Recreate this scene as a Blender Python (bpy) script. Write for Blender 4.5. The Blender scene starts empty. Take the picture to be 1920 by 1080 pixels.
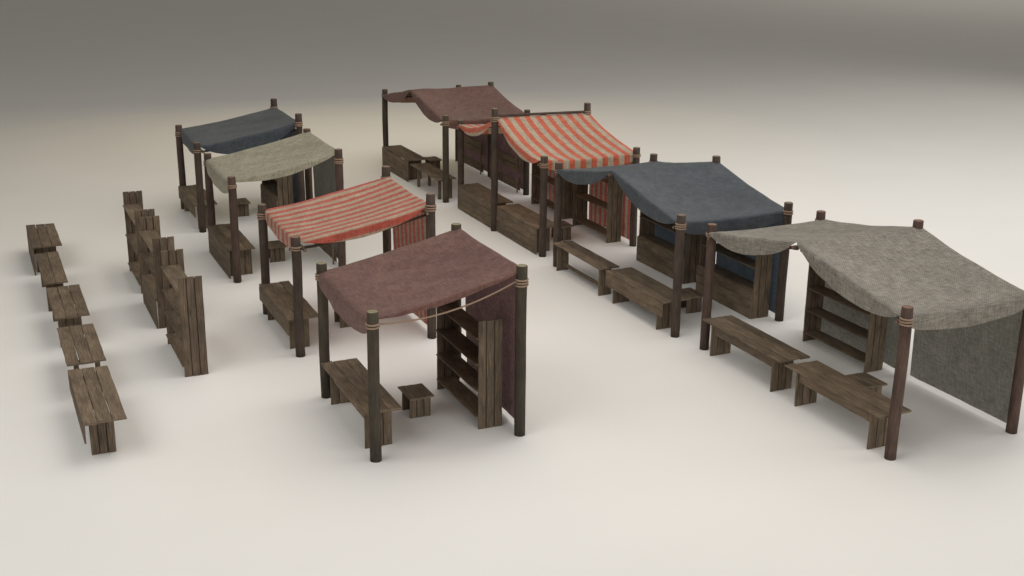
import bpy, math, random
from math import sin, cos, pi, radians
from mathutils import Vector, Matrix, noise
random.seed(7)
R = random.Random(11)
scene = bpy.context.scene
COL = scene.collection

# ------------------------------------------------------------------ materials
def newmat(name):
    m = bpy.data.materials.new(name); m.use_nodes = True
    nt = m.node_tree; nt.nodes.clear()
    out = nt.nodes.new('ShaderNodeOutputMaterial'); b = nt.nodes.new('ShaderNodeBsdfPrincipled')
    nt.links.new(b.outputs[0], out.inputs[0])
    return m, nt, b
def N(nt, t, **kw):
    n = nt.nodes.new(t)
    for k, v in kw.items():
        if k.startswith('i_'): n.inputs[k[2:].replace('_', ' ')].default_value = v
        else: setattr(n, k, v)
    return n
def ramp(nt, fac, stops):
    r = nt.nodes.new('ShaderNodeValToRGB'); e = r.color_ramp.elements
    e[0].position, e[0].color = stops[0][0], (*stops[0][1], 1)
    e[1].position, e[1].color = stops[-1][0], (*stops[-1][1], 1)
    for p, c in stops[1:-1]:
        x = e.new(p); x.color = (*c, 1)
    nt.links.new(fac, r.inputs[0]); return r.outputs[0]
def mixc(nt, a, b, fac, mode='MIX'):
    m = nt.nodes.new('ShaderNodeMix'); m.data_type = 'RGBA'; m.blend_type = mode
    for s, v in ((m.inputs[0], fac), (m.inputs[6], a), (m.inputs[7], b)):
        if hasattr(v, 'links'): nt.links.new(v, s)
        elif isinstance(v, tuple): s.default_value = (*v, 1)
        else: s.default_value = v
    return m.outputs[2]
def uvnode(nt): return N(nt, 'ShaderNodeUVMap', uv_map='UVMap').outputs[0]
def mapped(nt, vec, sc):
    m = N(nt, 'ShaderNodeMapping'); m.inputs['Scale'].default_value = sc
    nt.links.new(vec, m.inputs[0]); return m.outputs[0]
def noise_n(nt, vec, scale, detail=5, rough=.6, dist=0):
    n = N(nt, 'ShaderNodeTexNoise'); n.inputs['Scale'].default_value = scale
    n.inputs['Detail'].default_value = detail; n.inputs['Roughness'].default_value = rough
    n.inputs['Distortion'].default_value = dist
    nt.links.new(vec, n.inputs['Vector']); return n.outputs[0]
def wood(name, dark, mid, light, rough=.78, grain=1.0):
    m, nt, b = newmat(name)
    uv = uvnode(nt)
    g = noise_n(nt, mapped(nt, uv, (1.3, 26, 1)), 2.2, 8, .68, .5)       # long grain
    c = ramp(nt, g, [(.28, dark), (.52, mid), (.74, light)])
    blot = noise_n(nt, mapped(nt, uv, (1.0, 2.2, 1)), 1.9, 5, .6)         # broad weathering
    bl = ramp(nt, blot, [(.3, (.62, .62, .62)), (.7, (1.3, 1.27, 1.22))])
    c = mixc(nt, c, bl, 1.0, 'MULTIPLY')
    cr = noise_n(nt, mapped(nt, uv, (2.0, 70, 1)), 2.0, 3, .5)            # dark cracks
    crk = ramp(nt, cr, [(.30, (.38, .36, .34)), (.40, (1, 1, 1))])
    c = mixc(nt, c, crk, .75, 'MULTIPLY')
    kn = N(nt, 'ShaderNodeTexVoronoi'); kn.inputs['Scale'].default_value = 1.0
    nt.links.new(mapped(nt, uv, (1.7, 5, 1)), kn.inputs['Vector'])
    kr = ramp(nt, kn.outputs[0], [(.03, (.45, .42, .4)), (.13, (1, 1, 1))])
    c = mixc(nt, c, kr, .8, 'MULTIPLY')
    at = N(nt, 'ShaderNodeAttribute', attribute_name='tint')
    c = mixc(nt, c, at.outputs[0], 1.0, 'MULTIPLY')
    nt.links.new(c, b.inputs['Base Color'])
    b.inputs['Roughness'].default_value = rough
    b.inputs['Specular IOR Level'].default_value = .25
    bp = N(nt, 'ShaderNodeBump'); bp.inputs['Strength'].default_value = .55; bp.inputs['Distance'].default_value = .012
    nt.links.new(g, bp.inputs['Height']); nt.links.new(bp.outputs[0], b.inputs['Normal'])
    return m
def weave(nt, uv, b, base, period=.020, strength=.6, speck=.36, wc=.18, thin=.34):
    """woven cloth: crossing threads as colour flecks and bump"""
    thr = 2 * pi / period
    sep = N(nt, 'ShaderNodeSeparateXYZ'); nt.links.new(uv, sep.inputs[0])
    def s(sock, off=0):
        a = N(nt, 'ShaderNodeMath', operation='MULTIPLY'); a.inputs[1].default_value = thr; nt.links.new(sock, a.inputs[0])
        q = N(nt, 'ShaderNodeMath', operation='SINE'); nt.links.new(a.outputs[0], q.inputs[0]); return q.outputs[0]
    p = N(nt, 'ShaderNodeMath', operation='MULTIPLY'); nt.links.new(s(sep.outputs[0]), p.inputs[0]); nt.links.new(s(sep.outputs[1]), p.inputs[1])
    half = N(nt, 'ShaderNodeMath', operation='MULTIPLY_ADD'); half.inputs[1].default_value = .5; half.inputs[2].default_value = .5
    nt.links.new(p.outputs[0], half.inputs[0])
    n1 = noise_n(nt, mapped(nt, uv, (1, 7, 1)), 4.5, 6, .82)
    n2 = noise_n(nt, mapped(nt, uv, (7, 1, 1)), 4.5, 6, .82)
    blot = noise_n(nt, uv, 2.6, 6, .65, .6)
    fl = N(nt, 'ShaderNodeMath', operation='ADD'); nt.links.new(n1, fl.inputs[0]); nt.links.new(n2, fl.inputs[1])
    flc = ramp(nt, fl.outputs[0], [(.72, (.68, .68, .69)), (1.0, (1, 1, 1))])
    flc2 = N(nt, 'ShaderNodeMapRange'); flc2.inputs[1].default_value = .82; flc2.inputs[2].default_value = 1.18
    flc2.inputs[3].default_value = 1 - speck; flc2.inputs[4].default_value = 1 + speck
    nt.links.new(fl.outputs[0], flc2.inputs[0])
    c = mixc(nt, base, flc2.outputs[0], 1.0, 'MULTIPLY')
    bm = N(nt, 'ShaderNodeMapRange'); bm.inputs[1].default_value = .3; bm.inputs[2].default_value = .7
    bm.inputs[3].default_value = .89; bm.inputs[4].default_value = 1.10
    nt.links.new(blot, bm.inputs[0])
    c = mixc(nt, c, bm.outputs[0], 1.0, 'MULTIPLY')
    wv = N(nt, 'ShaderNodeMapRange'); wv.inputs[3].default_value = 1 - wc; wv.inputs[4].default_value = 1 + wc
    nt.links.new(half.outputs[0], wv.inputs[0])
    c = mixc(nt, c, wv.outputs[0], 1.0, 'MULTIPLY')
    nt.links.new(c, b.inputs['Base Color'])
    tr = N(nt, 'ShaderNodeBsdfTranslucent'); g = N(nt, 'ShaderNodeGamma'); g.inputs[1].default_value = .62
    nt.links.new(c, g.inputs[0]); nt.links.new(g.outputs[0], tr.inputs[0])
    ms = N(nt, 'ShaderNodeMixShader'); ms.inputs[0].default_value = thin
    out = [x for x in nt.nodes if x.type == 'OUTPUT_MATERIAL'][0]
    nt.links.new(b.outputs[0], ms.inputs[1]); nt.links.new(tr.outputs[0], ms.inputs[2]); nt.links.new(ms.outputs[0], out.inputs[0])
    b.inputs['Roughness'].default_value = .92
    b.inputs['Specular IOR Level'].default_value = .12
    b.inputs['Sheen Weight'].default_value = .18
    b.inputs['Sheen Roughness'].default_value = .5
    bp = N(nt, 'ShaderNodeBump'); bp.inputs['Strength'].default_value = strength; bp.inputs['Distance'].default_value = .006
    nt.links.new(half.outputs[0], bp.inputs['Height'])
    bp2 = N(nt, 'ShaderNodeBump'); bp2.inputs['Strength'].default_value = .35; bp2.inputs['Distance'].default_value = .02
    nt.links.new(fl.outputs[0], bp2.inputs['Height']); nt.links.new(bp.outputs[0], bp2.inputs['Normal'])
    nt.links.new(bp2.outputs[0], b.inputs['Normal'])
def cloth_mat(name, ca, cb, **kw):
    m, nt, b = newmat(name); uv = uvnode(nt)
    n = noise_n(nt, uv, 1.8, 7, .7, 1.0)
    base = ramp(nt, n, [(.35, ca), (.65, cb)])
    weave(nt, uv, b, base, **kw); return m
def stripe_mat(name, red, red2, pale, pale2, period=.25, phase=0.0, soft=.22, **kw):
    m, nt, b = newmat(name); uv = uvnode(nt)
    sep = N(nt, 'ShaderNodeSeparateXYZ'); nt.links.new(uv, sep.inputs[0])
    wob = noise_n(nt, uv, 16, 3, .6)
    w = N(nt, 'ShaderNodeMath', operation='MULTIPLY_ADD'); w.inputs[1].default_value = .014; nt.links.new(wob, w.inputs[0]); nt.links.new(sep.outputs[1], w.inputs[2])
    a = N(nt, 'ShaderNodeMath', operation='MULTIPLY_ADD'); a.inputs[1].default_value = 2 * pi / period; a.inputs[2].default_value = phase
    nt.links.new(w.outputs[0], a.inputs[0])
    s = N(nt, 'ShaderNodeMath', operation='SINE'); nt.links.new(a.outputs[0], s.inputs[0])
    mr = N(nt, 'ShaderNodeMapRange'); mr.inputs[1].default_value = -soft; mr.inputs[2].default_value = soft
    nt.links.new(s.outputs[0], mr.inputs[0])
    n = noise_n(nt, uv, 3, 6, .7)
    cr = ramp(nt, n, [(.35, red), (.65, red2)]); cp = ramp(nt, n, [(.35, pale), (.65, pale2)])
    base = mixc(nt, cp, cr, mr.outputs[0])
    weave(nt, uv, b, base, **kw); return m

M = {}
M['wood']      = wood('weathered_plank_wood', (.058, .042, .027), (.142, .107, .073), (.235, .186, .136))
M['wood_grey'] = wood('grey_brown_plank_wood', (.056, .040, .027), (.130, .096, .066), (.218, .170, .124))
M['post_olive'] = wood('olive_brown_post_wood', (.032, .026, .018), (.054, .044, .031), (.085, .070, .050))
M['post_brown'] = wood('brown_post_wood', (.036, .026, .020), (.062, .045, .035), (.092, .069, .054))
M['post_red']  = wood('reddish_post_wood', (.042, .026, .020), (.072, .046, .036), (.104, .070, .056))
def endgrain(name, c1, c2):
    m, nt, b = newmat(name)
    tc = N(nt, 'ShaderNodeTexCoord')
    n = noise_n(nt, tc.outputs['Object'], 26, 4, .6)
    nt.links.new(ramp(nt, n, [(.3, c1), (.7, c2)]), b.inputs['Base Color']); b.inputs['Roughness'].default_value = .85
    return m
M['end_olive'] = endgrain('end_grain_tan', (.13, .11, .065), (.22, .19, .115))
M['end_brown'] = endgrain('end_grain_brown', (.11, .075, .05), (.19, .135, .09))
M['end_red'] = endgrain('end_grain_red', (.12, .062, .04), (.20, .11, .072))
m, nt, b = newmat('hemp_rope'); uv = uvnode(nt)
wv = N(nt, 'ShaderNodeTexWave'); wv.inputs['Scale'].default_value = 18; wv.inputs['Distortion'].default_value = 1.5
nt.links.new(uv, wv.inputs['Vector'])
nt.links.new(ramp(nt, wv.outputs[1], [(.1, (.14, .088, .056)), (.8, (.33, .228, .158))]), b.inputs['Base Color'])
b.inputs['Roughness'].default_value = .9; M['rope'] = m
M['maroon'] = cloth_mat('maroon_sackcloth', (.128, .062, .051), (.170, .092, .074), period=.034, wc=.28, speck=.46)
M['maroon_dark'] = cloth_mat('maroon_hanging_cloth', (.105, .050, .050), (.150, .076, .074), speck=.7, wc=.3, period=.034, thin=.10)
M['grey'] = cloth_mat('grey_green_sackcloth', (.285, .265, .195), (.375, .350, .265), speck=.42)
M['grey_coarse'] = cloth_mat('coarse_grey_sackcloth', (.198, .182, .152), (.262, .240, .203), period=.040, speck=.5, strength=.8, wc=.28)
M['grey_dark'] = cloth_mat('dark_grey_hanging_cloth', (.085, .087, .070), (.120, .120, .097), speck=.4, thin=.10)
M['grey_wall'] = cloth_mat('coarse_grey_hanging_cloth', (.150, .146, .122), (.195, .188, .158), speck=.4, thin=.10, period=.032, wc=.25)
M['blue'] = cloth_mat('slate_blue_sackcloth', (.055, .066, .077), (.077, .090, .102), period=.034, wc=.26)
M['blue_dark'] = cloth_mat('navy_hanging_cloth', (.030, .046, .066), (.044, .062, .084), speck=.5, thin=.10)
RED, RED2, PAL, PAL2 = (.42, .080, .056), (.49, .112, .078), (.38, .295, .205), (.45, .365, .265)
M['stripe'] = stripe_mat('red_striped_sackcloth', RED, RED2, PAL, PAL2, period=.30, phase=pi, soft=.38)
RED3 = (.54, .105, .055)
M['stripe_bright'] = stripe_mat('orange_red_striped_sackcloth', RED3, (.61, .145, .080), (.42, .35, .255), (.49, .42, .315), period=.30, phase=pi+1.47)
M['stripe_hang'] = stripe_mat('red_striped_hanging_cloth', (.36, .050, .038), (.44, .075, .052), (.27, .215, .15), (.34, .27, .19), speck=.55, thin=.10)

# ------------------------------------------------------------------ mesh builder
class MB:
    def __init__(s): s.v = []; s.f = []; s.uv = []; s.t = []; s.mi = []
    def ring_loft(s, rings, us, vs, tint, mi=0, cap=True, capmi=None, closed=True):
        b = len(s.v); n = len(rings[0])
        for r in rings: s.v += [tuple(p) for p in r]
        m = n if closed else n - 1
        for i in range(len(rings) - 1):
            for j in range(m):
                k = (j + 1) % n
                s.f.append((b + i*n + j, b + i*n + k, b + (i+1)*n + k, b + (i+1)*n + j))
                v0, v1 = vs[j], vs[j+1]
                s.uv.append(((us[i], v0), (us[i], v1), (us[i+1], v1), (us[i+1], v0))); s.t.append(tint); s.mi.append(mi)
        if cap:
            for i, rev in ((0, True), (len(rings) - 1, False)):
                idx = [b + i*n + j for j in range(n)]
                if rev: idx.reverse()
                s.f.append(tuple(idx))
                c = sum((Vector(p) for p in rings[i]), Vector()) / n
                s.uv.append(tuple((us[i] + .3 * (vs[j] if j < n else 0), vs[j]) for j in range(n))); s.t.append(tint * 1.15)
                s.mi.append(mi if capmi is None else capmi)
    def plank(s, a, b, w, t, up=(0, 0, 1), tint=None, wob=.003, twist=0.0, rr=R):
        """board from point a to point b (centre line), width w, thickness t; `up` is the thickness direction"""
        a = Vector(a); b = Vector(b); d = b - a; L = d.length; d.normalize(); up = Vector(up)
        side = d.cross(up).normalized(); up = side.cross(d).normalized()
        n = max(2, int(L / .22)); ch = min(.007, t * .25)
        u0 = rr.uniform(0, 40); v0 = rr.uniform(0, 40)
        if tint is None: tint = rr.uniform(.80, 1.2)
        rings = []; us = []
        jl = [rr.uniform(-1, 1) * wob for _ in range(n + 1)]; jr = [rr.uniform(-1, 1) * wob for _ in range(n + 1)]
        ju = [rr.uniform(-1, 1) * wob * .6 for _ in range(n + 1)]
        for i in range(n + 1):
            c = a + d * (L * i / n) + up * ju[i]
            hw0 = w/2 + jl[i]; hw1 = w/2 + jr[i]; ht = t/2
            prof = [(-hw0+ch, -ht), (hw1-ch, -ht), (hw1, -ht+ch), (hw1, ht-ch), (hw1-ch, ht), (-hw0+ch, ht), (-hw0, ht-ch), (-hw0, -ht+ch)]
            rings.append([c + side*x + up*y for x, y in prof]); us.append(u0 + L*i/n)
        vs = [v0]
        for j in range(8):
            p, q = prof[j], prof[(j+1) % 8]; vs.append(vs[-1] + math.hypot(q[0]-p[0], q[1]-p[1]))
        s.ring_loft(rings, us, vs, tint)
    def tube(s, pts, r, seg=8, tint=1.0, mi=0, capmi=None, rs=None, cap=True):
        pts = [Vector(p) for p in pts]; u0 = R.uniform(0, 30); us = [u0]; rings = []
        for i in range(1, len(pts)): us.append(us[-1] + (pts[i]-pts[i-1]).length)
        prev = None
        for i, p in enumerate(pts):
            d = (pts[min(i+1, len(pts)-1)] - pts[max(i-1, 0)]).normalized()
            if prev is None:
                x = d.orthogonal().normalized()
            else: x = (prev - d * prev.dot(d)).normalized()
            prev = x; y = d.cross(x); rad = rs[i] if rs else r
            rings.append([p + (x*cos(2*pi*j/seg) + y*sin(2*pi*j/seg)) * rad for j in range(seg)])
        vs = [2*pi*r*j/seg for j in range(seg+1)]
        s.ring_loft(rings, us, vs, tint, mi, cap, capmi)
    def torus(s, c, axis, R0, r, tint=1.0, seg=22, s2=7):
        c = Vector(c); axis = Vector(axis).normalized(); x = axis.orthogonal().normalized(); y = axis.cross(x)
        pts = []; b = len(s.v)
        for i in range(seg):
            a = 2*pi*i/seg; d = x*cos(a) + y*sin(a)
            for j in range(s2):
                q = 2*pi*j/s2; s.v.append(tuple(c + d*(R0 + r*cos(q)) + axis*r*sin(q)))
        for i in range(seg):
            for j in range(s2):
                i2 = (i+1) % seg; j2 = (j+1) % s2
                s.f.append((b+i*s2+j, b+i2*s2+j, b+i2*s2+j2, b+i*s2+j2))
                u, u2 = i/seg*2*pi*R0, (i+1)/seg*2*pi*R0
                s.uv.append(((u, j*.01), (u2, j*.01), (u2, (j+1)*.01), (u, (j+1)*.01))); s.t.append(tint); s.mi.append(0)
    def build(s, name, mats, parent=None, smooth=False, loc=None, solid=0):
        me = bpy.data.meshes.new(name); me.from_pydata(s.v, [], s.f); me.update()
        uvl = me.uv_layers.new(name='UVMap'); at = me.attributes.new('tint', 'FLOAT', 'FACE')
        k = 0
        for i, p in enumerate(me.polygons):
            for q in s.uv[i]:
                uvl.data[k].uv = q; k += 1
            at.data[i].value = s.t[i]; p.material_index = s.mi[i]; p.use_smooth = smooth and len(p.vertices) == 4
        for mm in (mats if isinstance(mats, (list, tuple)) else [mats]): me.materials.append(mm)
        o = bpy.data.objects.new(name, me); COL.objects.link(o)
        if parent: o.parent = parent
        if loc: o.location = loc
        if solid:
            md = o.modifiers.new('thickness', 'SOLIDIFY'); md.thickness = solid; md.offset = 0
        return o
def thing(name, label, cat, loc, rz=0, group=None):
    o = bpy.data.objects.new(name, None); COL.objects.link(o); o.empty_display_size = .2
    o.location = loc; o.rotation_euler = (0, 0, rz); o['label'] = label; o['category'] = cat
    if group: o['group'] = group
    return o

# ------------------------------------------------------------------ calibrated layout
STALL = {  # near front post: x, y, yaw
 'A': (5.1627, 16.2909, .0004), 'B': (5.2720, 21.1159, -.0022), 'C': (5.1774, 26.1674, -.0010), 'D': (5.2816, 30.8100, -.0008),
 'E': (12.2553, 31.5015, .0014), 'F': (12.4051, 25.4769, -.0015), 'G': (12.3685, 19.3353, .0018), 'H': (12.5358, 13.2443, .0018)}
def world(s, lx, ly, z=0):
    x, y, a = STALL[s]; return (x + lx*cos(a) - ly*sin(a), y + lx*sin(a) + ly*cos(a), z)

# ------------------------------------------------------------------ stalls
def coils(post, x, y, ztop, n, z0, r=.097):
    mb = MB()
    for k in range(n):
        ax = Vector((R.uniform(-.05, .05), R.uniform(-.05, .05), 1))
        mb.torus((x, y, ztop - z0 - k*.045), ax, r, .0155, seg=24)
    return mb.build('rope_binding', M['rope'], post, smooth=True)
def make_post(parent, x, y, h, mat, end, ncoil=3, z0=.2, rad=.09):
    mb = MB(); n = 14; rings = []; us = []; seg = 18
    sx, sy = R.uniform(0, 50), R.uniform(0, 50); v0 = R.uniform(0, 20)
    for i in range(n + 1):
        z = h * i / n
        cx = x + .012 * noise.noise(Vector((sx, z*.9, 0))) ; cy = y + .012 * noise.noise(Vector((sy, z*.9, 3)))
        ring = []
        for j in range(seg):
            a = 2*pi*j/seg
            r = rad * (1 + .045 * noise.noise(Vector((cos(a)*1.4+sx, sin(a)*1.4, z*1.6))))
            if i == n: r *= .97
            ring.append(Vector((cx + r*cos(a), cy + r*sin(a), z)))
        rings.append(ring); us.append(sx + z)
    last = [p.copy() for p in rings[-1]]
    c = sum(last, Vector()) / seg
    rings.append([c + (p - c) * .93 + Vector((0, 0, .008)) for p in last]); us.append(us[-1] + .01)
    vs = [v0 + 2*pi*rad*j/seg for j in range(seg+1)]
    mb.ring_loft(rings, us, vs, R.uniform(.9, 1.1), 0, True, 1)
    o = mb.build('post', [M[mat], M[end]], parent, smooth=True)
    if ncoil: coils(o, x, y, h, ncoil, z0, rad * 1.06)
    return o
def rod(parent, name, a, b, r, mat='post_brown', end='end_brown', bow=.0):
    a = Vector(a); b = Vector(b); pts = []
    sd = R.uniform(0, 90)
    for i in range(13):
        t = i/12; p = a.lerp(b, t)
        p.z -= bow * 4*t*(1-t)
        p.x += .012 * noise.noise(Vector((sd, t*3, 0))); p.z += .012 * noise.noise(Vector((sd, t*3, 9)))
        pts.append(p)
    mb = MB(); mb.tube(pts, r, 10, 1.0, 0, 1, rs=[r*(1 + .08*noise.noise(Vector((sd, i*.7, 5)))) for i in range(13)])
    return mb.build(name, [M[mat], M[end]], parent, smooth=True)
def rope(parent, a, b, sag, r=.014):
    a = Vector(a); b = Vector(b)
    pts = [a.lerp(b, i/24) - Vector((0, 0, sag*4*(i/24)*(1-i/24))) for i in range(25)]
    mb = MB(); mb.tube(pts, r, 7)
    return mb.build('rope', M['rope'], parent, smooth=True)

def cloth_grid(name, parent, fn, nu, nv, mat, solid=0):
    """fn(i/nu, j/nv) -> (Vector, u, v)"""
    mb = MB()
    P = [[fn(i/nu, j/nv) for j in range(nv+1)] for i in range(nu+1)]
    for i in range(nu+1):
        for j in range(nv+1): mb.v.append(tuple(P[i][j][0]))
    w = nv + 1
    for i in range(nu):
        for j in range(nv):
            q = [(i, j), (i+1, j), (i+1, j+1), (i, j+1)]
            mb.f.append(tuple(a*w + b for a, b in q)); mb.uv.append(tuple((P[a][b][1], P[a][b][2]) for a, b in q)); mb.t.append(1.0); mb.mi.append(0)
    return mb.build(name, M[mat], parent, smooth=True, solid=solid)

def smooth_hem(d, soft):
    """d = cloth distance beyond the crease -> (outward, down)"""
    if d <= 0: return 0, 0
    # quarter roll of radius soft then straight down
    arc = soft * pi/2
    if d < arc:
        a = d / soft; return soft*sin(a), soft*(1-cos(a))
    return soft, soft + (d - arc)

def canopy_single(parent, W, D, zf, zb, front, near, far, mat, seed, sag=.08, x0=-.02, y0=.02, y1=None, x1=None, stripes=False, corner=0.0):
    """one-slope canopy: front hem (towards -x), near hem (-y), far hem (+y)"""
    y1 = W - .02 if y1 is None else y1; x1 = D - .05 if x1 is None else x1
    def prof(t, k): return max(0.0, sin(pi*min(1, max(0, t))))**k
    def fn(a, b):
        # a: along x incl. front hem, b: along y incl. hems; hem cells in the outer share
        fa, fb = .18, .15
        # slope coordinate
        if a < fa: sx = -(fa - a)/fa; ta = 0
        else: sx = 0; ta = (a - fa)/(1 - fa)
        if b < fb: sy = -(fb - b)/fb; tb = 0
        elif b > 1 - fb: sy = (b - 1 + fb)/fb; tb = 1
        else: sy = 0; tb = (b - fb)/(1 - 2*fb)
        x = x0 + (x1 - x0)*ta; y = y0 + (y1 - y0)*tb
        z = zf + (zb - zf)*ta
        mid = 4*tb*(1-tb); z -= sag * 4*ta*(1-ta) * (.45 + .55*mid)
        z -= .035 * mid * (1-ta)          # front edge sags between the posts
        z -= .02 * mid * ta
        df = front * prof(tb, .22) * (-sx) if sx < 0 else 0
        dn = near * prof(ta, .75) * (-sy) if sy < 0 else 0
        dr = far * prof(ta, .75) * sy if sy > 0 else 0
        of, zf_ = smooth_hem(df, .03); on, zn = smooth_hem(dn, .025); orr, zr = smooth_hem(dr, .025)
        w = noise.noise(Vector((x*1.3, y*1.3, seed)))*.02 + noise.noise(Vector((x*4, y*4, seed+9)))*.006
        side = abs(sx) + abs(sy)
        ox = .035*side*noise.noise(Vector((x*2.5, y*2.5, seed+4)))
        down = zf_ + zn + zr
        if sx < 0 and sy != 0:      # corner: gathered
            down = max(zf_, zn + zr) * .6
        P = Vector((x - of + (ox if sx < 0 else 0), y - on + orr + (ox if sy else 0), z - down + w))
        L = (x1-x0)
        uu = x - (df); vv = y - dn + dr
        return P, uu, vv
    return cloth_grid('canopy', parent, fn, 44, 56, mat)

def canopy_ridge(parent, W, D, ze, zr, zrb, front, side, mat, seed, stripes=False, x0=-.03, x1=None, sag=.12, mix=None, fsag=.0, bsag=.35, mid=None, rsag=.03):
    """tent of two slopes meeting on a ridge that runs in x at y = W/2"""
    x1 = D + .05 if x1 is None else x1; y0, y1 = .03, W - .03; ym = (y0 + y1)/2
    slope = math.hypot(ym - y0, zr - ze)
    def fn(a, b):
        fa, fb = .14, .09
        if a < fa: sx = -(fa - a)/fa; ta = 0
        else: sx = 0; ta = (a - fa)/(1 - fa)
        if b < fb: sy = -(fb - b)/fb; tb = 0
        elif b > 1-fb: sy = (b-1+fb)/fb; tb = 1
        else: sy = 0; tb = (b-fb)/(1-2*fb)
        x = x0 + (x1-x0)*ta; y = y0 + (y1-y0)*tb
        h = 1 - abs(2*tb - 1)                     # 0 at eaves, 1 at ridge
        zrr = zr + (zrb - zr)*ta
        z = ze + (zrr - ze)*h
        s = 4*h*(1-h)
        edge = (1-ta)**2
        z -= sag * s * (fsag*(1-ta)**1.5 + (bsag - 0)*ta**1.5 + (1-max(fsag, bsag))*sin(pi*ta)**.7)
        z -= rsag * sin(pi*ta) * h
        z -= .035 * sin(pi*ta) * (1-h)
        q = abs(4*tb - (1 if tb < .5 else 3))      # 0 mid half, 1 at ends
        fh = front * max(0, 1 - q**2.2) ** .8
        df = fh * (-sx) if sx < 0 else 0
        ds = side * max(0.0, sin(pi*ta))**.25 * abs(sy)
        of, zf_ = smooth_hem(df, .025); os_, zs = smooth_hem(ds, .03)
        w = noise.noise(Vector((x*1.3, y*1.3, seed)))*.02 + noise.noise(Vector((x*4, y*4, seed+9)))*.006
        ox = .03*(abs(sx)+abs(sy))*noise.noise(Vector((x*2.5, y*2.5, seed+4)))
        down = zf_ + zs
        if sx < 0 and sy: down = max(zf_, zs)*.6
        P = Vector((x - of + (ox if sx < 0 else 0), y + (os_ if sy > 0 else -os_) + (ox if sy else 0), z - down + w))
        # arc length across, so that stripes (constant v) run down the slope
        uu = (y - ym) * 1.02 + (ds if sy > 0 else -ds)
        vv = x - df
        return P, uu, vv
    return cloth_grid('canopy', parent, fn, 44, 92, mat)

def back_cloth(parent, x, ya, yb, ztop, zbot, mat, seed, taper=.03, lean=0.0, zt2=None):
    zt2 = ztop if zt2 is None else zt2
    def fn(a, b):
        t = a; y = ya + (yb-ya)*t
        top = ztop + (zt2 - ztop)*t - .03*sin(pi*t)
        z = top + (zbot - top)*b
        y = ya + (yb - ya)*(t) + (taper*b*(1-2*t))
        px = x + lean*b + .022*(.15+.85*b)*noise.noise(Vector((y*1.7, z*.7, seed))) + .006*noise.noise(Vector((y*6, z*3, seed)))
        return Vector((px, y, z + .01*noise.noise(Vector((y*3, 0, seed)))*b)), z, y
    return cloth_grid('back_cloth', parent, fn, 26, 20, mat)

def stall_left(k, label, mat, hang, W, D, hf, hb, pm, em, zf, zb, front, near, rods, nc, seed, x0, x1):
    s = thing('market_stall', label, 'market stall', world(k, 0, 0), STALL[k][2], 'market stalls of the left row')
    for (x, y, h, n) in ((0, 0, hf, nc[0]), (0, W, hf, nc[1]), (D, 0, hb, nc[2]), (D, W, hb, nc[3])):
        make_post(s, x, y, h, pm, em, n, .185 if h == hf else .215)
    canopy_single(s, W, D, zf, zb, front, near, .2, mat, seed, x0=x0, x1=x1)
    if rods:
        rod(s, 'crossbar', (.11, -.27, zf-.10), (.11, W+.2, zf-.10), .03, pm, em)
        rod(s, 'crossbar', (D-.12, -.15, zb-.13), (D-.12, W+.22, zb-.13), .03, pm, em)
        rod(s, 'crossbar', (-.1, .11, zf-.15), (D+.1, .11, zb-.17), .026, pm, em, bow=.10)
    else:
        rope(s, (.0, .09, zf-.03), (.0, W-.09, zf-.03), .04)
        if k == 'A': rope(s, (.0+.09, 0, hf-.20), (D-.09, 0, hb-.235), .15)
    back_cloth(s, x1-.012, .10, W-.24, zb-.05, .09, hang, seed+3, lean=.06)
    return s
A_ = stall_left('A', 'nearest stall of the left row, maroon canopy with a thin rope slung beside it', 'maroon', 'maroon_dark', 2.7253, 2.4237, 2.4, 2.8363, 'post_olive', 'end_olive', 2.27, 2.78, .39, .11, False, (2, 3, 3, 3), 1, -.03, 2.47)
B_ = stall_left('B', 'left-row stall with a red and cream striped canopy, right behind the maroon one', 'stripe', 'stripe_hang', 2.6705, 2.6286, 2.3118, 2.8879, 'post_brown', 'end_brown', 2.21, 2.68, .30, .23, True, (2, 3, 3, 2), 2, .06, 2.66)
C_ = stall_left('C', 'left-row stall with a pale grey-green canopy, between the striped and the blue stall', 'grey', 'grey_dark', 2.7253, 2.4237, 2.4, 2.8363, 'post_red', 'end_brown', 2.29, 2.79, .42, .19, False, (2, 3, 3, 3), 3, -.03, 2.47)
D_ = stall_left('D', 'small stall with slate blue canopy at the far end of the left row', 'blue', 'blue_dark', 2.6705, 2.6286, 2.3118, 2.8879, 'post_brown', 'end_brown', 2.21, 2.68, .34, .44, True, (2, 3, 3, 2), 4, .06, 2.66)

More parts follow.
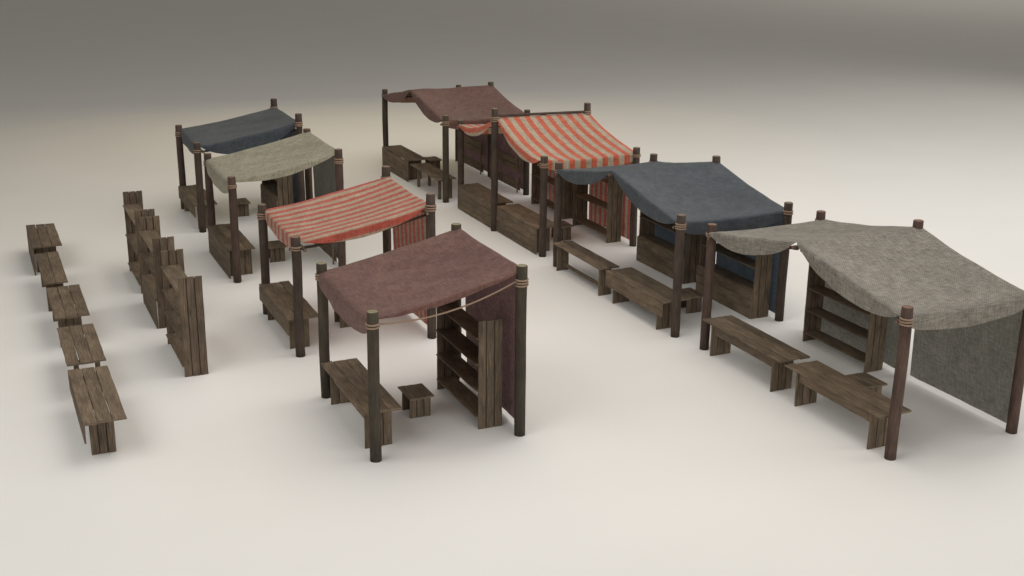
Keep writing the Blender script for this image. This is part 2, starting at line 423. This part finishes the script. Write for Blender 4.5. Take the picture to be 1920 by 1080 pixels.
def stall_right(k, label, mat, hang, W, D, hf, hb, hm, pm, em, ze, zr, zrb, seed, midfront=None, front=.33, fsag=.08, sag=.13):
    s = thing('market_stall', label, 'market stall', world(k, 0, 0), STALL[k][2], 'double-width market stalls of the right row')
    ps = [(0, 0, hf, 3), (0, W, hf, 2), (D, 0, hb, 2), (D, W, hb, 2), (D, W/2, hm, 3 if midfront is not None else 2)]
    if midfront is not None: ps.append((midfront, W/2, hm, 3))
    for (x, y, h, n) in ps: make_post(s, x, y, h, pm, em, n, .21 if h == hm else .17)
    canopy_ridge(s, W, D, ze, zr, zrb, front, .32, mat, seed, fsag=fsag, sag=sag, x0=-.075, rsag=.015 if midfront is None else 0)
    zb = zr + (.045 if midfront is not None else -.085)
    if midfront is not None:
        rod(s, 'ridge_pole', (midfront-.02, W/2-.02, zb), (D+.05, W/2-.02, zrb+.045), .032, pm, em)
    else:
        rod(s, 'ridge_pole', (-.16, W/2, zb), (D+.05, W/2, zrb-.095), .034, pm, em, bow=.02)
    xf = -.01
    for y in ((-.02, W+.02) if midfront is None else ()):
        rod(s, 'rafter', (xf, y, ze-.09), (xf, W/2 - (.05 if y < 0 else -.05), zb-.05), .030, pm, em)
        rod(s, 'rafter', (D-.08, y, ze-.12), (D-.08, W/2, zrb-.12), .030, pm, em, bow=.06)
    for y in (.08, W-.08): rod(s, 'crossbar', (-.12, y, ze-.11), (D+.1, y, ze-.11), .028, pm, em)
    for ya, yb in ((.12, W/2-.16), (W/2+.12, W-.12)):
        za = ze + (zrb-ze)*(ya/(W/2) if ya < W/2-.01 else (W-ya)/(W/2)); zc = ze + (zrb-ze)*(yb/(W/2) if yb < W/2 else (W-yb)/(W/2))
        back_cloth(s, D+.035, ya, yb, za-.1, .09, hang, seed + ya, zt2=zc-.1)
    return s
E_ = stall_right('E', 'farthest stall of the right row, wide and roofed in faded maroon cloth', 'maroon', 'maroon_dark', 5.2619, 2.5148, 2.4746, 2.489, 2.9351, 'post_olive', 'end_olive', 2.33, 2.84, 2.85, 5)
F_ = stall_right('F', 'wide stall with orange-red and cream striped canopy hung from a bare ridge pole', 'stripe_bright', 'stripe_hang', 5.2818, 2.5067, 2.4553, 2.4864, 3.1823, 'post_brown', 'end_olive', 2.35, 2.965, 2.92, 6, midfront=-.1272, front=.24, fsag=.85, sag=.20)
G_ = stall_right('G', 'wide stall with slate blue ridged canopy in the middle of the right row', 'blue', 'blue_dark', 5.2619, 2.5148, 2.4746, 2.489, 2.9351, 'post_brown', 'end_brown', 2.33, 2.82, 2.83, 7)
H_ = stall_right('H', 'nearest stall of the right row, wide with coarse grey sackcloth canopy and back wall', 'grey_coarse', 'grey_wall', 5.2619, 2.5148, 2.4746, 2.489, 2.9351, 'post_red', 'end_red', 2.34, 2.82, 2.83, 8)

# ------------------------------------------------------------------ tables and counters
def seam_shade(mb, x0, pw, n, y, h, dx=1):  # thin backing strips tinted dark, painting the shade inside the plank gaps
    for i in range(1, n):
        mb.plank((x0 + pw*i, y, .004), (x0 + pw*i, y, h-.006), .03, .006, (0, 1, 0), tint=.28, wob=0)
def table(label, loc, L, Wd, zt, style, legs, lx=(0, .46), group='plank tables and counters', rz=0, mat='wood', name='plank_table', nplank=3, seed=0, top=(None, None)):
    """local frame: x across (0 = street side edge of top), y along, origin at near street-side corner of the top.
       legs = (y of near panel face, y of far panel face); lx = x span of leg panels; style = plain / apron / half / full / bench / posts"""
    rr = random.Random(seed)
    t = thing(name, label, 'table' if name != 'plank_bench' else 'bench', loc, rz, group)
    th = .034; w = Wd / nplank; zc = zt - th/2
    mb = MB()
    for i in range(nplank):
        xc = w*(i+.5); j = [rr.uniform(-.022, .022) for _ in range(2)]; sk = rr.uniform(-.004, .004)
        ya = rr.uniform(0, .035) if i else 0; yb = L - rr.uniform(0, .05)
        mb.plank((xc+sk, ya, zc + rr.uniform(-.004, .004)), (xc-sk, yb, zc + rr.uniform(-.004, .004)), w - .008, th, (0, 0, 1), tint=rr.uniform(.82, 1.22), wob=.004, rr=rr)
    mb.build('tabletop', M[mat], t)
    hz = zt - th - .002
    if style == 'posts':
        for y in legs:
            for x in lx:
                m2 = MB(); m2.plank((x, y, 0), (x, y, hz), .085, .06, (0, 1, 0), rr=rr); m2.build('leg', M[mat], t)
        for y in legs:
            m2 = MB(); m2.plank((lx[0]-.04, y+.05, hz-.05), (lx[1]+.04, y+.05, hz-.05), .08, .03, (0, 1, 0), rr=rr); m2.build('cross_batten', M[mat], t)
    else:
        n = 3 if style != 'bench' else 2
        pw = (lx[1]-lx[0]) / n
        if style in ('half', 'full') and lx[0] < .034: lx = (.034, lx[1])
        pw = (lx[1]-lx[0]) / n
        for y in legs:
            m2 = MB()
            for i in range(n):
                xc = lx[0] + pw*(i+.5)
                m2.plank((xc, y + .02 + rr.uniform(-.004, .004), 0), (xc + rr.uniform(-.003, .003), y + .02, hz), pw - .014, .034, (0, 1, 0), tint=rr.uniform(.8, 1.15), rr=rr)
            seam_shade(m2, lx[0], pw, n, y+.02, hz)
            m2.build('leg_panel', M[mat], t)
        ya, yb = legs[0] + .045, legs[1] - .005
        if style in ('plain', 'apron'):
            m2 = MB(); m2.plank((lx[0]+.06, ya, hz-.10), (lx[0]+.06, yb, hz-.10), .18, .03, (1, 0, 0), rr=rr); m2.build('apron', M[mat], t)
        if style == 'half':
            m2 = MB()
            for i in range(2): m2.plank((.014, .02, hz-.075-.145*i), (.014, L-.03, hz-.075-.145*i), .146, .028, (1, 0, 0), tint=rr.uniform(.85, 1.1), rr=rr)
            m2.build('front_panel', M[mat], t)
        if style == 'full':
            m2 = MB(); n = 4; ph = (hz - .004) / n
            for i in range(1, n): m2.plank((.014, .03, ph*i), (.014, L-.05, ph*i), .03, .006, (1, 0, 0), tint=.28, wob=0)  # dark-tinted strips behind the front boards; groove shade put into their colour
            for i in range(n): m2.plank((.014, .0+rr.uniform(0, .01), ph*(i+.5)), (.014, L-.02, ph*(i+.5)), ph - .005, .028, (1, 0, 0), tint=rr.uniform(.85, 1.12), rr=rr)
            m2.build('front_panel', M[mat], t)
        if style == 'bench':
            m2 = MB(); m2.plank(((lx[0]+lx[1])/2, ya, .17), ((lx[0]+lx[1])/2, yb, .17), .09, .032, (1, 0, 0), rr=rr); m2.build('stretcher', M[mat], t)
    return t
def at(k, x, y): return world(k, x, y, 0), STALL[k][2]
def tab(k, label, x, y, L, Wd, zt, style, l0, l1, lx, seed, **kw):
    loc, rz = at(k, x, y)
    return table(label, loc, L, Wd, zt, style, (l0 - y, l1 - y), (lx[0]-x, lx[1]-x), rz=rz, seed=seed, **kw)
tab('A', 'plank counter across the front of the nearest maroon stall', -.10, .28, 2.40, .65, .665, 'plain', .45, 2.33, (-.03, .43), 1)
tab('B', 'counter with a half-height front board at the striped stall of the left row', -.16, .22, 2.42, .63, .665, 'half', .42, 2.22, (-.10, .30), 2)
tab('C', 'counter with a full plank front under the grey-green canopy of the left row', -.12, .28, 2.40, .62, .675, 'full', .50, 2.4, (-.04, .46), 3)
tab('D', 'counter at the front of the far slate blue stall of the left row', -.14, .20, 2.42, .60, .665, 'half', .28, 2.32, (-.06, .22), 4)
tab('E', 'far counter with closed plank front beneath the farthest maroon canopy', -.14, 2.82, 2.43, .64, .68, 'full', 3.10, 5.0, (-.08, .42), 5)
tab('E', 'table on four square legs at the farthest maroon stall, next to its closed counter', -.20, .16, 2.32, .60, .64, 'posts', .40, 2.13, (-.04, .30), 6)
tab('F', 'closed plank counter left of the middle front post of the orange-striped stall', -.13, 2.80, 2.40, .62, .685, 'full', 3.05, 4.9, (-.07, .40), 7)
tab('F', 'closed plank counter right of the middle front post of the orange-striped stall', -.10, .15, 2.48, .66, .675, 'full', .36, 2.3, (-.06, .38), 8)
tab('G', 'narrow two-plank bench with a low stretcher in front of the slate blue stall', -.21, 2.80, 2.33, .50, .645, 'bench', 2.86, 4.90, (-.18, .14), 9, name='plank_bench', nplank=2)
tab('G', 'counter with a half-height front board at the slate blue stall, beside the narrow bench', -.18, .22, 2.38, .66, .66, 'half', .46, 2.27, (-.16, .28), 10)
tab('H', 'plank counter at the left half of the nearest grey stall front', -.16, 2.72, 2.46, .66, .665, 'apron', 2.95, 4.86, (-.13, .34), 11)
tab('H', 'plank counter at the right half of the nearest grey stall front', -.17, .14, 2.42, .66, .665, 'apron', .38, 2.25, (-.13, .34), 12)
# the free-standing line of tables on the left
def ft(label, x, y, L, Wd, zt, style, l0, l1, lx, seed, **kw):
    return table(label, (x, y, 0), L, Wd, zt, style, (l0-y, l1-y), (lx[0]-x, lx[1]-x), seed=seed, mat='wood_grey', group='tables lined up at the left', **kw)
ft('nearest table of the free-standing line at left, slit between two top planks', 1.10, 17.84, 2.42, .64, .665, 'half', 18.15, 19.98, (1.20, 1.58), 21)
ft('second table from the front in the free-standing line, on thin square legs', 1.11, 20.50, 2.06, .645, .665, 'posts', 20.72, 22.3, (1.27, 1.62), 22)
ft('third table from the front in the free-standing line at left, plain panel legs', 1.12, 23.08, 2.03, .64, .665, 'apron', 23.3, 24.9, (1.18, 1.62), 23)
ft('narrow two-plank bench, fourth from the front in the free-standing line at left', 1.10, 25.42, 2.42, .48, .665, 'bench', 25.6, 27.4, (1.14, 1.50), 24, name='plank_bench', nplank=2)
ft('rearmost table of the free-standing line at left, closed by a full plank front', 1.07, 28.37, 2.12, .64, .665, 'full', 28.6, 30.2, (1.14, 1.60), 25)

# ------------------------------------------------------------------ stools
def stool(k, label, x, y, seed, L=.60, Wd=.44, zt=.385):
    rr = random.Random(seed); loc, rz = at(k, x, y)
    t = thing('plank_stool', label, 'stool', loc, rz, 'plank stools in the stalls')
    mb = MB(); w = Wd/3
    for i in range(3): mb.plank((w*(i+.5), rr.uniform(0, .012), zt-.016), (w*(i+.5), L-rr.uniform(0, .012), zt-.016), w-.005, .032, (0, 0, 1), tint=rr.uniform(.85, 1.15), rr=rr)
    mb.build('seat', M['wood'], t)
    for yy in (.08, .46):
        m2 = MB()
        seam_shade(m2, .03, .125, 3, yy+.016, zt-.034)
        for i in range(3): m2.plank((.03+.125*(i+.5), yy+.016, 0), (.03+.125*(i+.5), yy+.016, zt-.034), .113, .03, (0, 1, 0), tint=rr.uniform(.8, 1.15), rr=rr)
        m2.build('leg_panel', M['wood'], t)
    return t
stool('A', 'low plank stool between counter and shelf of the nearest maroon stall', .98, 1.19, 31)
stool('B', 'low plank stool beneath the striped canopy of the left row', 1.09, 1.13, 32)
stool('C', 'low plank stool under the grey-green canopy of the left row', 1.00, 1.16, 33)
stool('D', 'low plank stool under the slate blue canopy at the far end of the left row', 1.07, 1.12, 34)
stool('E', 'low plank stool behind the four-legged table of the farthest maroon stall', .96, 3.86, 35)
stool('F', 'low plank stool inside the orange-striped stall, right behind its near counter', .93, 1.00, 36)
stool('G', 'low plank stool behind the half-fronted counter of the wide blue stall', .92, 1.00, 37)
stool('H', 'low plank stool half hidden behind the counter of the nearest grey stall', .95, 1.72, 38)

# ------------------------------------------------------------------ shelves
def shelf(label, loc, rz, style, seed, mat='wood', H=1.86, Wd=.43, L=1.88, group='plank shelves'):
    """origin at the near front corner; x = depth, y = length"""
    rr = random.Random(seed)
    t = thing('plank_shelf', label, 'shelf', loc, rz, group)
    pw = Wd/3
    for y in (.0, L-.035):
        m2 = MB()
        for i in range(3):
            xc = pw*(i+.5)
            m2.plank((xc, y+.017+rr.uniform(-.004, .004), 0), (xc, y+.017, H - rr.uniform(0, .010)), pw-.015, .034, (0, 1, 0), tint=rr.uniform(.82, 1.15), rr=rr)
        seam_shade(m2, 0, pw, 3, y+.017, H-.02)
        m2.build('side_panel', M[mat], t)
    zs = {'open': (.20, .66, 1.11, 1.56), 'three': (.20, .87, 1.55), 'base': (.615, 1.09, 1.56)}[style]
    for z in zs:
        mb = MB(); y0, y1 = .036, L - .037
        x0, x1 = (-.02, .33)
        if style == 'base' and z < .7: x0 = -.03
        mb.plank(((x0+x1)/2, y0, z), ((x0+x1)/2, y1, z), x1-x0, .03, (0, 0, 1), rr=rr)
        mb.build('shelf_board', M['wood'], t)
    if style == 'base':
        mb = MB(); n = 3; ph = .60/n
        for i in range(n): mb.plank((-.022, .0, ph*(i+.5)), (-.022, L, ph*(i+.5)), ph-.004, .03, (1, 0, 0), rr=rr, tint=rr.uniform(.85, 1.12))
        mb.build('base_panel', M[mat], t)
    return t
def sh(k, label, x, y, L, style, seed): 
    loc, rz = at(k, x, y); return shelf(label, loc, rz, style, seed, L=L)
sh('A', 'open four-board shelf in the nearest maroon stall', 1.88, .43, 1.88, 'open', 41)
sh('D', 'shelf with closed base under the far slate blue canopy of the left row', 2.08, .40, 1.86, 'base', 42)
sh('F', 'sparse shelf with wide gaps in the left half of the orange-striped stall', 1.99, 3.02, 1.90, 'three', 43)
sh('F', 'sparse shelf with wide gaps in the right half of the orange-striped stall', 2.00, .45, 1.90, 'three', 44)
sh('G', 'closed-base shelf in the left half of the wide blue stall', 2.03, 2.90, 2.08, 'base', 45)
sh('G', 'closed-base shelf in the right half of the wide blue stall, nearer the grey canopy', 2.03, .28, 2.08, 'base', 46)
sh('H', 'open four-board shelf against the back cloth of the nearest grey stall', 2.02, 3.03, 1.86, 'open', 47)
shelf('nearest shelf of the free-standing line, open with four boards', (3.08, 20.85, 0), 0, 'open', 48, 'wood_grey', group='shelves lined up at the left')
shelf('middle shelf of the free-standing line, its base closed by planks', (3.07, 23.67, 0), 0, 'base', 49, 'wood_grey', L=1.80, group='shelves lined up at the left')
shelf('rearmost shelf of the free-standing line, with wide gaps between its boards', (3.07, 26.10, 0), 0, 'three', 50, 'wood_grey', L=1.86, group='shelves lined up at the left')

# low plank racks against the back cloths
def rack(k, label, x, y, L, seed):
    rr = random.Random(seed); loc, rz = at(k, x, y)
    t = thing('plank_rack', label, 'rack', loc, rz, 'low plank racks against back cloths')
    for yy in (.05, L-.05):
        mb = MB(); mb.plank((-.03, yy, 0), (-.03, yy, 1.07), .05, .035, (1, 0, 0), rr=rr); mb.build('upright', M['wood'], t)
    for z, w in ((.20, .25), (.70, .18), (.90, .18)):
        mb = MB(); mb.plank((0.012, -.04, z), (0.012, L+.04, z), w, .03, (1, 0, 0), rr=rr); mb.build('rail_board', M['wood'], t)
    return t
rack('C', 'low plank rack at the back of the grey-green stall in the left row', 2.40, .5, 1.7, 61)
rack('E', 'low plank rack at the left half of the farthest maroon stall', 2.40, 3.0, 2.2, 62)
rack('E', 'low plank rack at the right half of the farthest maroon stall', 2.42, .3, 2.1, 63)

# ------------------------------------------------------------------ ground
def ground():
    me = bpy.data.meshes.new('ground'); s = 400
    me.from_pydata([(-s, -s, 0), (s, -s, 0), (s, s, 0), (-s, s, 0)], [], [(0, 1, 2, 3)])
    m, nt, b = newmat('matte_studio_floor')
    tc = N(nt, 'ShaderNodeTexCoord')
    n = noise_n(nt, tc.outputs['Object'], .35, 4, .5)
    nt.links.new(ramp(nt, n, [(.3, (.70, .685, .655)), (.7, (.72, .705, .675))]), b.inputs['Base Color'])
    b.inputs['Roughness'].default_value = .9; b.inputs['Specular IOR Level'].default_value = .1
    me.materials.append(m); o = bpy.data.objects.new('ground', me); COL.objects.link(o); o['kind'] = 'structure'
ground()

# ------------------------------------------------------------------ light
w = bpy.data.worlds.new('World'); scene.world = w; w.use_nodes = True
bg = w.node_tree.nodes['Background']; bg.inputs[0].default_value = (1.0, .955, .87, 1); bg.inputs[1].default_value = .218
def area(name, loc, target, size, power, col, sy=None):
    l = bpy.data.lights.new(name, 'AREA'); l.shape = 'RECTANGLE'; l.size = size; l.size_y = sy or size; l.energy = power; l.color = col
    o = bpy.data.objects.new(name, l); COL.objects.link(o); o.location = loc
    d = Vector(target) - Vector(loc); o.rotation_euler = d.to_track_quat('-Z', 'Y').to_euler(); return o
area('softbox_right', (42, 6, 10), (14, 16, 1), 18, 3300, (1.0, .95, .87), 12)
area('softbox_side', (46, 34, 14), (20, 30, 0), 18, 760, (1.0, .97, .90), 12)
area('softbox_front', (12, -15, 6), (11, 20, 1), 26, 4000, (1.0, .98, .985), 9)
area('softbox_left', (-10, 14, 19), (10, 18, 0), 20, 2300, (1.0, .985, .97), 14)
area('softbox_near', (9, 14.5, 16), (10, 16, 0), 13, 850, (1.0, .975, .95), 13)
area('softbox_back', (14, 46, 12), (11, 20, 0), 18, 660, (1.0, .80, .42), 9)
area('softbox_over', (12, 24, 18), (12, 24, 0), 15, 1300, (1.0, .93, .85))
area('softbox_corner', (28, 24, 17), (26, 24, 0), 15, 1250, (.93, .95, 1.0))
area('softbox_far', (95, 88, 34), (90, 84, 0), 44, 3800, (1.0, .94, .86))

# ------------------------------------------------------------------ camera
F = (0.39511031, 0.86718454, -0.30311519); Rr = (0.91138675, -0.41140384, 0.01100324); U = (0.11516092, 0.28060266, 0.9528904)
cd = bpy.data.cameras.new('camera'); cam = bpy.data.objects.new('camera', cd); COL.objects.link(cam)
f, r, u = (Vector(t).normalized() for t in (F, Rr, U))
cam.matrix_world = Matrix(((r.x, u.x, -f.x, 0), (r.y, u.y, -f.y, 0), (r.z, u.z, -f.z, 8.193), (0, 0, 0, 1)))
cd.sensor_width = 36; cd.lens = 36 * 2280.5 / 1920; cd.clip_end = 2000; cd.clip_start = .1
scene.camera = cam
scene.view_settings.view_transform = 'Standard'; scene.view_settings.look = 'None'
scene.view_settings.exposure = 0; scene.view_settings.gamma = 1
scene.view_settings.use_curve_mapping = False
